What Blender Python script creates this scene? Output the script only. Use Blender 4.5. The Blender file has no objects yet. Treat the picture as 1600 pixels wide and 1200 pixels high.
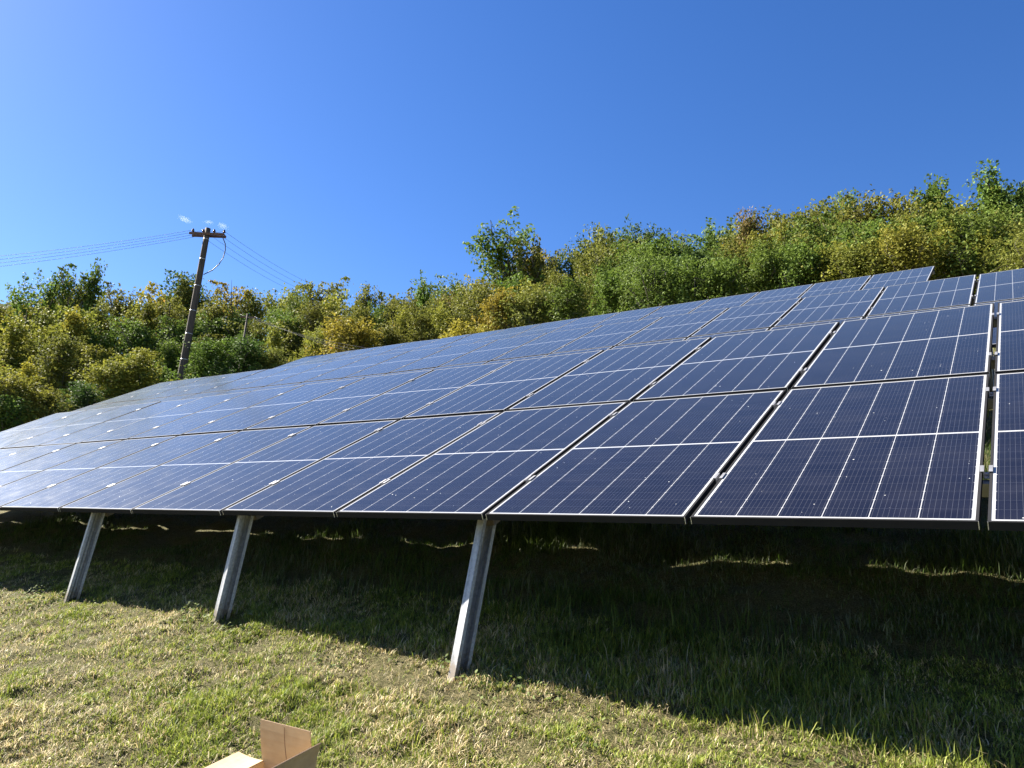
import bpy, bmesh, math, random
import numpy as np
from mathutils import Vector, Matrix

S = bpy.context.scene
COL = S.collection
R_ = math.radians

# ------------------------------------------------------------------ camera
CAM_POS = Vector((1.3491, -3.4073, -0.2465))
RIGHT = Vector((0.82505, 0.56227, 0.05609))
UP = Vector((0.08173, -0.21696, 0.97275))
FWD = Vector((-0.55912, 0.79799, 0.22495))
FPX = 1205.77                       # focal length in pixels of the 1600 px wide frame
cam = bpy.data.cameras.new('camera')
cam.sensor_width = 36.0
cam.lens = FPX / 1600 * 36.0
cam.clip_start = 0.05
cam.clip_end = 6000
camo = bpy.data.objects.new('camera', cam)
COL.objects.link(camo)
M = Matrix((RIGHT, UP, -FWD)).transposed().to_4x4()
M.translation = CAM_POS
camo.matrix_world = M
S.camera = camo

# ------------------------------------------------------------------ sky, sun, exposure
SUN_EL, SUN_B = R_(38), R_(5.4)       # elevation; swing from -X towards -Y
SDIR = Vector((-math.cos(SUN_EL) * math.cos(SUN_B), -math.cos(SUN_EL) * math.sin(SUN_B), math.sin(SUN_EL)))
world = bpy.data.worlds.new('World')
S.world = world
world.use_nodes = True
wn = world.node_tree
bg = wn.nodes['Background']
sky = wn.nodes.new('ShaderNodeTexSky')
sky.sky_type = 'NISHITA'
sky.sun_disc = False
sky.sun_elevation = SUN_EL
sky.sun_rotation = math.atan2(SDIR.x, SDIR.y)
sky.altitude = 600
sky.air_density = 1.0
sky.dust_density = 0.3
sky.ozone_density = 3.0
hsv = wn.nodes.new('ShaderNodeHueSaturation')
hsv.inputs['Hue'].default_value = 0.512
hsv.inputs['Saturation'].default_value = 1.27
hsv.inputs['Value'].default_value = 0.83
wn.links.new(sky.outputs[0], hsv.inputs['Color'])
wn.links.new(hsv.outputs[0], bg.inputs[0])
bg.inputs[1].default_value = 0.05
sun = bpy.data.lights.new('sun', 'SUN')
sun.energy = 5.0
sun.angle = R_(0.53)
sun.color = (1.0, 0.93, 0.82)
suno = bpy.data.objects.new('sun', sun)
COL.objects.link(suno)
suno.rotation_euler = SDIR.to_track_quat('Z', 'Y').to_euler()
S.view_settings.view_transform = 'Standard'
S.view_settings.look = 'None'
S.view_settings.gamma = 1.0
S.view_settings.exposure = 2.25

# ------------------------------------------------------------------ helpers
def ray(x, y):
    """world direction through a pixel of the 1600 x 1200 frame"""
    return (FWD + RIGHT * ((x - 800) / FPX) + UP * ((600 - y) / FPX)).normalized()

def at_dist(x, y, d):
    """point on that ray at horizontal distance d from the camera"""
    r = ray(x, y)
    return CAM_POS + r * (d / math.hypot(r.x, r.y))

def project(p):
    q = Vector(p) - CAM_POS
    z = q.dot(FWD)
    return 800 + FPX * q.dot(RIGHT) / z, 600 - FPX * q.dot(UP) / z

def tag(o, label=None, cat=None, group=None, kind=None):
    if label: o['label'] = label
    if cat: o['category'] = cat
    if group: o['group'] = group
    if kind: o['kind'] = kind
    return o

def empty(name, mat=None):
    o = bpy.data.objects.new(name, None)
    o.empty_display_size = 0.2
    COL.objects.link(o)
    if mat is not None: o.matrix_world = mat
    return o

def link_mesh(name, me, parent=None):
    o = bpy.data.objects.new(name, me)
    COL.objects.link(o)
    if parent is not None: o.parent = parent
    return o

class MB:
    """collects simple solids into one mesh"""
    def __init__(self):
        self.v, self.f, self.m, self.sm = [], [], [], []
    def face(self, idx, mat=0, smooth=False):
        self.f.append(idx); self.m.append(mat); self.sm.append(smooth)
    def box(self, x0, x1, y0, y1, z0, z1, mat=0):
        b = len(self.v)
        for x in (x0, x1):
            for y in (y0, y1):
                for z in (z0, z1):
                    self.v.append((x, y, z))
        for q in ((0, 1, 3, 2), (4, 6, 7, 5), (0, 4, 5, 1), (2, 3, 7, 6), (0, 2, 6, 4), (1, 5, 7, 3)):
            self.face([b + i for i in q], mat)
    def hexa(self, pts, mat=0):
        """8 points, ordered as the corners of box()"""
        b = len(self.v)
        self.v += [tuple(p) for p in pts]
        for q in ((0, 1, 3, 2), (4, 6, 7, 5), (0, 4, 5, 1), (2, 3, 7, 6), (0, 2, 6, 4), (1, 5, 7, 3)):
            self.face([b + i for i in q], mat)
    def tube(self, pts, rad, n=8, mat=0, cap=True, smooth=True):
        b = len(self.v)
        pts = [Vector(p) for p in pts]
        if not hasattr(rad, '__len__'): rad = [rad] * len(pts)
        for i, p in enumerate(pts):
            t = (pts[min(i + 1, len(pts) - 1)] - pts[max(i - 1, 0)]).normalized()
            a = t.cross(Vector((0.31, 0.11, 0.94)) if abs(t.z) < 0.9 else Vector((1, 0.07, 0))).normalized()
            c = t.cross(a)
            for k in range(n):
                w = 2 * math.pi * k / n
                self.v.append(tuple(p + (a * math.cos(w) + c * math.sin(w)) * rad[i]))
        for i in range(len(pts) - 1):
            for k in range(n):
                k2 = (k + 1) % n
                self.face([b + i * n + k, b + i * n + k2, b + (i + 1) * n + k2, b + (i + 1) * n + k], mat, smooth)
        if cap:
            self.face([b + k for k in range(n)][::-1], mat)
            self.face([b + (len(pts) - 1) * n + k for k in range(n)], mat)
    def prism(self, prof, p0, p1, ax, ay, mat=0):
        """closed outline prof (u, v) swept from p0 to p1 along axes ax, ay"""
        b = len(self.v); n = len(prof)
        for p in (p0, p1):
            for (u, v) in prof:
                self.v.append(tuple(Vector(p) + ax * u + ay * v))
        for k in range(n):
            k2 = (k + 1) % n
            self.face([b + k, b + k2, b + n + k2, b + n + k], mat)
        self.face([b + k for k in range(n)][::-1], mat)
        self.face([b + n + k for k in range(n)], mat)
    def mesh(self, name, mats):
        me = bpy.data.meshes.new(name)
        me.from_pydata(self.v, [], self.f)
        for m in mats: me.materials.append(m)
        me.polygons.foreach_set('material_index', self.m)
        me.polygons.foreach_set('use_smooth', self.sm)
        bm = bmesh.new(); bm.from_mesh(me)
        bmesh.ops.recalc_face_normals(bm, faces=bm.faces)
        bm.to_mesh(me); bm.free()
        me.update()
        return me

class NT:
    """small wrapper that writes node maths"""
    def __init__(self, name):
        self.mat = bpy.data.materials.new(name)
        self.mat.use_nodes = True
        self.t = self.mat.node_tree
        self.bsdf = self.t.nodes['Principled BSDF']
        self.out = self.t.nodes['Material Output']
    def n(self, typ, **kw):
        q = self.t.nodes.new(typ)
        for k, v in kw.items(): setattr(q, k, v)
        return q
    def put(self, sock, v):
        if isinstance(v, bpy.types.NodeSocket): self.t.links.new(v, sock)
        elif isinstance(v, (tuple, list)) and len(v) == 3 and sock.type == 'RGBA': sock.default_value = (*v, 1)
        else: sock.default_value = v
    def m(self, op, a, b=0.0, c=0.0):
        q = self.n('ShaderNodeMath', operation=op)
        self.put(q.inputs[0], a); self.put(q.inputs[1], b); self.put(q.inputs[2], c)
        return q.outputs[0]
    def mix(self, f, a, b):
        q = self.n('ShaderNodeMix', data_type='RGBA')
        self.put(q.inputs[0], f); self.put(q.inputs[6], a); self.put(q.inputs[7], b)
        return q.outputs[2]
    def noise(self, vec, scale, detail=4.0, rough=0.55, dim='3D'):
        q = self.n('ShaderNodeTexNoise', noise_dimensions=dim)
        if vec is not None: self.put(q.inputs['Vector'], vec)
        q.inputs['Scale'].default_value = scale
        q.inputs['Detail'].default_value = detail
        q.inputs['Roughness'].default_value = rough
        return q.outputs[0]
    def ramp(self, f, stops):
        q = self.n('ShaderNodeValToRGB')
        el = q.color_ramp.elements
        while len(el) < len(stops): el.new(0.5)
        for e, (p, c) in zip(el, stops):
            e.position = p
            e.color = (*c, 1) if hasattr(c, '__len__') else (c, c, c, 1)
        self.put(q.inputs[0], f)
        return q.outputs[0]
    def smooth(self, v, a, b):
        q = self.n('ShaderNodeMapRange', interpolation_type='SMOOTHSTEP')
        self.put(q.inputs[0], v); q.inputs[1].default_value = a; q.inputs[2].default_value = b
        return q.outputs[0]
    def coord(self, which='Object'):
        return self.n('ShaderNodeTexCoord').outputs[which]
    def bump(self, h, dist, strength=1.0):
        q = self.n('ShaderNodeBump')
        self.put(q.inputs['Height'], h)
        q.inputs['Distance'].default_value = dist
        q.inputs['Strength'].default_value = strength
        self.t.links.new(q.outputs[0], self.bsdf.inputs['Normal'])
    def set(self, **kw):
        for k, v in kw.items():
            self.put(self.bsdf.inputs[{'base': 'Base Color', 'rough': 'Roughness', 'metal': 'Metallic', 'ior': 'IOR',
                                       'coat': 'Coat Weight', 'spec': 'Specular IOR Level'}[k]], v)
        return self

# smooth value noise for shaping ground (numpy, deterministic)
_lat = np.random.RandomState(7).rand(256, 256)
def vnoise(x, y):
    xi = np.floor(x).astype(int); yi = np.floor(y).astype(int)
    fx = x - xi; fy = y - yi
    fx = fx * fx * (3 - 2 * fx); fy = fy * fy * (3 - 2 * fy)
    g = lambda i, j: _lat[i % 256, j % 256]
    return ((g(xi, yi) * (1 - fx) + g(xi + 1, yi) * fx) * (1 - fy) + (g(xi, yi + 1) * (1 - fx) + g(xi + 1, yi + 1) * fx) * fy) - 0.5

# ------------------------------------------------------------------ ground shape
_PY = [-60, -14, -6.0, -3.0, 0.0, 0.5, 2.1, 3.4, 5.0, 15.5, 22, 34, 60, 110, 200]
_PZ = [-9.5, -3.9, -2.5, -1.72, -0.865, -0.70, -0.09, 0.45, 1.10, 4.90, 5.3, 6.2, 9.0, 13.0, 16.0]
def ground_np(X, Y, fine=True):
    z = np.interp(Y, _PY, _PZ)
    # across the slope: a little lower to the right, and the hillside falls off beyond the left end of the tables
    near = np.clip(1 - np.abs(Y - 0.0) / 6.0, 0, 1)
    z = z + near * np.interp(X, [-12, -5.4, -3.4, -1.3, 0.8, 4], [0.06, 0.10, 0.10, 0.01, -0.055, -0.10])
    z = z - 0.13 * np.clip(-17.5 - X, 0, 60) - 0.02 * np.clip(X - 10, 0, 80)
    z = z + 0.16 * vnoise(X * 0.45 + 3.1, Y * 0.45 + 8.2) * np.clip((Y + 4) / 30 + 0.25, 0.25, 1)
    if fine:
        z = z + (0.045 + 0.10 * np.clip(1 - np.abs(Y - 2.0) / 1.2, 0, 1)) * vnoise(X * 1.9, Y * 1.9) + 0.045 * vnoise(X * 5.3 + 9, Y * 5.3) + 0.034 * vnoise(X * 13.0, Y * 13.0 + 5)
    return z
def ground(x, y):
    return float(ground_np(np.array([float(x)]), np.array([float(y)]))[0])

def grow(a, b, first, ratio):
    out, d = [a], first
    s = 1 if b > a else -1
    while (b - out[-1]) * s > 0:
        out.append(out[-1] + s * d); d *= ratio
    return out[1:]
gx = np.array(sorted(grow(-11, -420, 0.08, 1.12) + list(np.arange(-11, 4.001, 0.05)) + grow(4, 320, 0.08, 1.12)))
gy = np.array(sorted(grow(-4, -60, 0.08, 1.15) + list(np.arange(-4, 5.001, 0.05)) + grow(5, 420, 0.07, 1.10)))
GX, GY = np.meshgrid(gx, gy)
GZ = ground_np(GX, GY)
nx, ny = len(gx), len(gy)
gme = bpy.data.meshes.new('ground')
gme.vertices.add(nx * ny)
gme.vertices.foreach_set('co', np.stack([GX, GY, GZ], -1).astype(np.float32).ravel())
ii = (np.arange(ny - 1)[:, None] * nx + np.arange(nx - 1)[None, :]).ravel()
quads = np.stack([ii, ii + 1, ii + 1 + nx, ii + nx], -1).astype(np.int32)
gme.loops.add(quads.size); gme.polygons.add(len(quads))
gme.loops.foreach_set('vertex_index', quads.ravel())
gme.polygons.foreach_set('loop_start', np.arange(0, quads.size, 4, dtype=np.int32))
gme.polygons.foreach_set('use_smooth', np.ones(len(quads), bool))
gme.update(calc_edges=True)
g = NT('meadow_soil')
P = g.coord()
c1 = g.ramp(g.noise(P, 1.1, 5), [(0.32, (0.07, 0.062, 0.028)), (0.5, (0.095, 0.105, 0.03)), (0.66, (0.16, 0.135, 0.06))])
c2 = g.ramp(g.noise(P, 23, 5, 0.7), [(0.33, (0.035, 0.032, 0.014)), (0.5, (0.09, 0.10, 0.026)), (0.68, (0.24, 0.20, 0.10))])
c3 = g.ramp(g.noise(P, 120, 3, 0.8), [(0.36, (0.03, 0.024, 0.014)), (0.5, (0.12, 0.105, 0.05)), (0.64, (0.34, 0.28, 0.17))])
g.set(base=g.mix(0.5, g.mix(0.55, c1, c2), c3), rough=0.95, spec=0.1)
g.bump(g.noise(P, 75, 7, 0.8), 0.05)
gme.materials.append(g.mat)
tag(link_mesh('ground', gme), kind='structure')

# ------------------------------------------------------------------ materials of the solar field
PW, PL, PT = 1.134, 2.002, 0.035
PITCH, VGAP = 1.1622, 0.0427
LIP = 0.011

c = NT('solar_cells')
sep = c.n('ShaderNodeSeparateXYZ'); c.put(sep.inputs[0], c.coord())
X, Y = sep.outputs[0], sep.outputs[1]
MX, MY, MID = 0.0225, 0.024, 0.008
cw = (PW - 2 * MX) / 6
rh = (PL - 2 * MY - 2 * MID) / 22
ux = c.m('DIVIDE', c.m('SUBTRACT', X, MX), cw)
fx = c.m('FRACT', ux)
dx = c.m('MULTIPLY', c.m('SUBTRACT', 0.5, c.m('ABSOLUTE', c.m('SUBTRACT', fx, 0.5))), cw)      # metres to the nearest column line
yc = c.m('SUBTRACT', c.m('ABSOLUTE', c.m('SUBTRACT', Y, PL / 2)), MID)                          # metres from the middle strip
uy = c.m('DIVIDE', yc, rh)
fy = c.m('FRACT', uy)
dy = c.m('MULTIPLY', c.m('SUBTRACT', 0.5, c.m('ABSOLUTE', c.m('SUBTRACT', fy, 0.5))), rh)
colw = c.m('LESS_THAN', dx, 0.0016)
midw = c.m('LESS_THAN', yc, 0.0)
mrgx = c.m('GREATER_THAN', c.m('ABSOLUTE', c.m('SUBTRACT', X, PW / 2)), PW / 2 - MX)
mrgy = c.m('GREATER_THAN', yc, rh * 11)
diam = c.m('LESS_THAN', c.m('ADD', dx, c.m('MULTIPLY', dy, 1.6)), 0.0062)
white = c.m('MAXIMUM', c.m('MAXIMUM', colw, midw), c.m('MAXIMUM', c.m('MAXIMUM', mrgx, mrgy), diam))
rowl = c.m('MULTIPLY', c.m('LESS_THAN', dy, 0.0006), 0.2)
fb = c.m('FRACT', c.m('MULTIPLY', fx, 9.0))
bus = c.m('MULTIPLY', c.m('LESS_THAN', c.m('ABSOLUTE', c.m('SUBTRACT', fb, 0.5)), 0.026), 0.24)
cellid = c.n('ShaderNodeCombineXYZ')
c.put(cellid.inputs[0], c.m('FLOOR', ux)); c.put(cellid.inputs[1], c.m('FLOOR', c.m('DIVIDE', Y, rh)))
oi = c.n('ShaderNodeObjectInfo')
c.put(cellid.inputs[2], c.m('MULTIPLY', oi.outputs['Random'], 77.0))
wnz = c.n('ShaderNodeTexWhiteNoise'); c.put(wnz.inputs['Vector'], cellid.outputs[0])
cell = c.mix(wnz.outputs[0], (0.0045, 0.005, 0.011), (0.0075, 0.008, 0.015))
cell = c.mix(c.m('MAXIMUM', bus, rowl), cell, (0.21, 0.22, 0.25))
cell = c.mix(white, cell, (0.34, 0.345, 0.35))
# bird lime and dust: small pale specks, more of them in some places than in others
pj = c.n('ShaderNodeVectorMath', operation='ADD')
c.put(pj.inputs[0], c.coord())
off = c.n('ShaderNodeCombineXYZ')
c.put(off.inputs[0], c.m('MULTIPLY', oi.outputs['Random'], 31.0)); c.put(off.inputs[1], c.m('MULTIPLY', oi.outputs['Random'], 17.0))
c.put(pj.inputs[1], off.outputs[0])
vor = c.n('ShaderNodeTexVoronoi', feature='F1'); c.put(vor.inputs['Vector'], pj.outputs[0]); vor.inputs['Scale'].default_value = 26
sz = c.m('MULTIPLY', c.smooth(c.noise(pj.outputs[0], 2.6, 3), 0.33, 0.70), 0.135)
vsep = c.n('ShaderNodeSeparateColor'); c.put(vsep.inputs[0], vor.outputs['Color'])
sz = c.m('MULTIPLY', sz, c.m('POWER', vsep.outputs[0], 2.0))
speck = c.m('LESS_THAN', c.m('ADD', vor.outputs['Distance'], c.m('MULTIPLY', c.m('SUBTRACT', c.noise(pj.outputs[0], 160, 2), 0.5), 0.06)), sz)
cell = c.mix(c.m('MULTIPLY', speck, 0.75), cell, (0.6, 0.6, 0.57))
film = c.smooth(c.noise(pj.outputs[0], 5.0, 5, 0.65), 0.35, 0.8)
cell = c.mix(c.m('MULTIPLY', c.m('ADD', 0.001, c.m('MULTIPLY', film, 0.008)), c.m('ADD', 0.4, c.m('MULTIPLY', oi.outputs['Random'], 1.2))), cell, (0.5, 0.47, 0.42))
c.set(base=cell, rough=c.m('ADD', c.m('ADD', 0.17, c.m('MULTIPLY', film, 0.05)), c.m('MULTIPLY', speck, 0.5)), ior=1.50, spec=0.22)
lw = c.n('ShaderNodeLayerWeight'); lw.inputs['Blend'].default_value = 0.5
c.put(c.bsdf.inputs['Sheen Weight'], c.m('MULTIPLY', c.m('POWER', lw.outputs['Facing'], 7.0), 0.55))   # dust shows most at grazing angles
c.bsdf.inputs['Sheen Roughness'].default_value = 0.35
c.bsdf.inputs['Sheen Tint'].default_value = (0.52, 0.74, 1.0, 1)  # blue sky glare put into the colour of the dust sheen
M_CELL = c.mat

def simple(name, base, rough=0.6, metal=0.0, nscale=None, var=0.25, spec=None, bump=None):
    q = NT(name)
    if nscale:
        f = q.noise(q.coord(), nscale, 6, 0.65)
        lo = tuple(b * (1 - var) for b in base); hi = tuple(min(1, b * (1 + var)) for b in base)
        q.set(base=q.ramp(f, [(0.3, lo), (0.7, hi)]), rough=q.m('ADD', rough - 0.08, q.m('MULTIPLY', f, 0.16)), metal=metal)
        if bump: q.bump(q.noise(q.coord(), nscale * 3, 5), bump)
    else:
        q.set(base=base, rough=rough, metal=metal)
    if spec is not None: q.set(spec=spec)
    return q.mat
M_BACK = simple('white_backsheet', (0.62, 0.62, 0.62), 0.6)
M_FRAME = simple('dark_anodised_aluminium', (0.022, 0.022, 0.024), 0.8, 0.0, 9, 0.12, spec=0.05)
M_BARE = simple('bare_aluminium_edge', (0.75, 0.75, 0.74), 0.4, 0.6)
M_CLAMP = simple('mill_aluminium', (0.27, 0.27, 0.28), 0.5, 0.5, 14, 0.15)
gz = NT('galvanised_steel')
vz = gz.n('ShaderNodeTexVoronoi'); gz.put(vz.inputs['Vector'], gz.coord()); vz.inputs['Scale'].default_value = 70
vs = gz.n('ShaderNodeSeparateColor'); gz.put(vs.inputs[0], vz.outputs['Color'])
streak = gz.n('ShaderNodeMapping'); gz.put(streak.inputs[0], gz.coord()); streak.inputs['Scale'].default_value = (26, 26, 2.2)
st = gz.noise(streak.outputs[0], 1.0, 6, 0.7)
gsep = gz.n('ShaderNodeSeparateXYZ'); gz.put(gsep.inputs[0], gz.coord())
mud = gz.m('MULTIPLY', gz.smooth(gz.m('SUBTRACT', gz.noise(gz.coord(), 34, 5, 0.7), gz.m('MULTIPLY', gsep.outputs[2], 2.6)), 0.12, 0.45), 0.75)
gz.set(base=gz.mix(mud, gz.mix(gz.smooth(st, 0.42, 0.62), gz.mix(vs.outputs[0], (0.20, 0.21, 0.225), (0.28, 0.29, 0.31)), gz.mix(vs.outputs[0], (0.30, 0.31, 0.33), (0.40, 0.41, 0.42))), (0.16, 0.12, 0.075)),
       rough=gz.m('ADD', 0.42, gz.m('MULTIPLY', st, 0.25)), metal=0.45)
M_GALV = gz.mat

M_CABLE = simple('grey_cable', (0.10, 0.10, 0.11), 0.6)
# ------------------------------------------------------------------ solar panel prototype
fr = MB()
for (x0, x1, y0, y1) in ((0, LIP, 0, PL), (PW - LIP, PW, 0, PL), (LIP, PW - LIP, 0, LIP), (LIP, PW - LIP, PL - LIP, PL)):
    fr.box(x0, x1, y0, y1, -PT, 0)
for x0, x1 in ((LIP, 0.03), (PW - 0.03, PW - LIP)):            # inward foot flange of the frame
    fr.box(x0, x1, LIP, PL - LIP, -PT, -PT + 0.002)
for x0, x1 in ((-0.0006, 0.0020), (PW - 0.0020, PW + 0.0006)):  # bare sawn ends of the long sides
    for y0, y1 in ((-0.0015, 0.0016), (PL - 0.0016, PL + 0.0015)):
        fr.box(x0, x1, y0, y1, -PT + 0.001, -0.0008, 1)
ME_FRAME = fr.mesh('panel_frame', [M_FRAME, M_BARE])
gl = MB()
z0, z1 = -0.0075, -0.0012
gl.v = [(LIP, LIP, z1), (PW - LIP, LIP, z1), (PW - LIP, PL - LIP, z1), (LIP, PL - LIP, z1),
        (LIP, LIP, z0), (PW - LIP, LIP, z0), (PW - LIP, PL - LIP, z0), (LIP, PL - LIP, z0)]
gl.face([0, 1, 2, 3], 0); gl.face([7, 6, 5, 4], 1)
for a, b in ((0, 1), (1, 2), (2, 3), (3, 0)): gl.face([a, a + 4, b + 4, b], 1)
ME_GLASS = gl.mesh('panel_glass', [M_CELL, M_BACK])

# axes of the tilted tables (fitted)
AU = Vector((1.0, 0.0, 0.0009)).normalized()
AV = Vector((-0.0004, 0.8721, 0.4894)).normalized()
AN = Vector((-0.0008, -0.4894, 0.8721)).normalized()

class Table:
    def __init__(self, u0, raise_pts, kref):
        self.u0 = u0                      # u of gap 0 in pitches
        self.rk = [p[0] for p in raise_pts]; self.rz = [p[1] for p in raise_pts]
        self.kref = kref                  # (v0, power): how the undulation grows up the slope
    def n_at(self, u, v):
        z = float(np.interp(u / PITCH - self.u0, self.rk, self.rz))
        if self.kref: z *= (max(v, 0.0) / 4.05) ** 1.4
        return z
    def pt(self, u, v, n=0.0):
        return AU * u + AV * v + AN * (n + self.n_at(u, v))
T_FRONT = Table(0.0, [(-12, .060), (-11, .042), (-10, .037), (-9, .031), (-8, .024), (-6, .022), (-5, .021), (-4, .012), (-3, 0.0), (6, 0.0)], True)
T_MID = Table(0.72, [(-17, -.476), (-16, -.488), (-15, -.501), (-14, -.517), (-13, -.529), (-12, -.540), (-10, -.570), (-8, -.597), (-5, -.606), (-2, -.614), (0, -.632), (4, -.636)], False)
T_BACK = Table(-0.07, [(-16, -1.118), (-15, -1.141), (-12, -1.160), (-11, -1.188), (-8, -1.183), (-4, -1.205), (0, -1.203)], False)

rng = random.Random(11)
ORD = ['zeroth', 'first', 'second', 'third', 'fourth', 'fifth', 'sixth', 'seventh', 'eighth', 'ninth', 'tenth', 'eleventh', 'twelfth',
       'thirteenth', 'fourteenth', 'fifteenth', 'sixteenth', 'seventeenth', 'eighteenth', 'nineteenth', 'twentieth']
def ordinal(n):
    if n <= 20: return ORD[n]
    tens = ['', '', 'twenty', 'thirty', 'forty', 'fifty', 'sixty', 'seventy', 'eighty', 'ninety']
    tieth = ['', '', 'twentieth', 'thirtieth', 'fortieth', 'fiftieth', 'sixtieth', 'seventieth', 'eightieth', 'ninetieth']
    return tieth[n // 10] if n % 10 == 0 else tens[n // 10] + '-' + ORD[n % 10]

proto = {}
def solar_panel(tab, k, v0, label, group):
    u0 = (tab.u0 + k) * PITCH
    a = tab.pt(u0 + 0.0, v0); b = tab.pt(u0 + PW, v0); d = tab.pt(u0, v0 + PL); e = tab.pt(u0 + PW, v0 + PL)
    vx = ((b - a) + (e - d)).normalized(); vy = ((d - a) + (e - b)).normalized()
    vz = vx.cross(vy).normalized(); vy = vz.cross(vx)
    rot = Matrix((vx, vy, vz)).transposed()
    rot = rot @ Matrix.Rotation(rng.gauss(0, R_(0.05)), 3, 'X') @ Matrix.Rotation(rng.gauss(0, R_(0.07)), 3, 'Y')
    mw = rot.to_4x4()
    mw.translation = a + AN * rng.uniform(-0.001, 0.001) + AV * rng.uniform(-0.002, 0.002) + AU * rng.uniform(-0.002, 0.002)
    if not proto:
        r = empty('solar_panel', mw)
        f = link_mesh('frame', ME_FRAME, r); gq = link_mesh('glass', ME_GLASS, r)
        proto.update(r=r, f=f, g=gq)
    else:
        r = proto['r'].copy(); COL.objects.link(r); r.matrix_world = mw
        for s in ('f', 'g'):
            q = proto[s].copy(); COL.objects.link(q); q.parent = r
    return tag(r, label, 'solar panel', group)

V2 = PL + VGAP
KR = 1
for row, v0, nm in ((0, 0.0, 'lower'), (1, V2, 'upper')):
    for k in range(-12, 2):
        n = KR - k + 1
        if k == 1: lab = f'solar panel cut by the right picture edge, {nm} row of the nearest table'
        elif k == 0: lab = f'widest-looking whole solar panel of the nearest table, {nm} row, left of the open gap'
        else: lab = f'solar panel of the nearest table, {nm} row, {ordinal(n)} from the right'
        solar_panel(T_FRONT, k, v0, lab, f'solar panels in the {nm} row of the nearest table')
VM = 9.28 - PL
for k in range(-17, 2):
    if k > 0 and k != 0: continue
    n = 2 - k
    lab = f'solar panel of the middle table behind the nearest one, {ordinal(n)} from the right'
    if k == 0: lab = 'rightmost solar panel of the middle table, cut by the right picture edge'
    if k == -17: lab = 'leftmost solar panel of the middle table, at the drop left of the pole'
    solar_panel(T_MID, k, VM, lab, 'solar panels in the top row of the middle table')
for k in range(-17, 1):
    solar_panel(T_MID, k, VM - V2, f'thin sliver of lower-row solar panel, middle table, {ordinal(k + 18)} from left', 'solar panels in the lower row of the middle table')
VB = 14.42 - PL
for k in range(-16, 0):
    n = -k
    lab = f'solar panel of the rearmost table along the trees, {ordinal(n)} from the right'
    if k == -1: lab = 'rightmost solar panel of the rearmost table, its bare end standing against the trees'
    if k == -16: lab = 'leftmost solar panel of the rearmost table, where its edge drops to the table before it'
    solar_panel(T_BACK, k, VB, lab, 'solar panels in the top row of the rearmost table')

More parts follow.
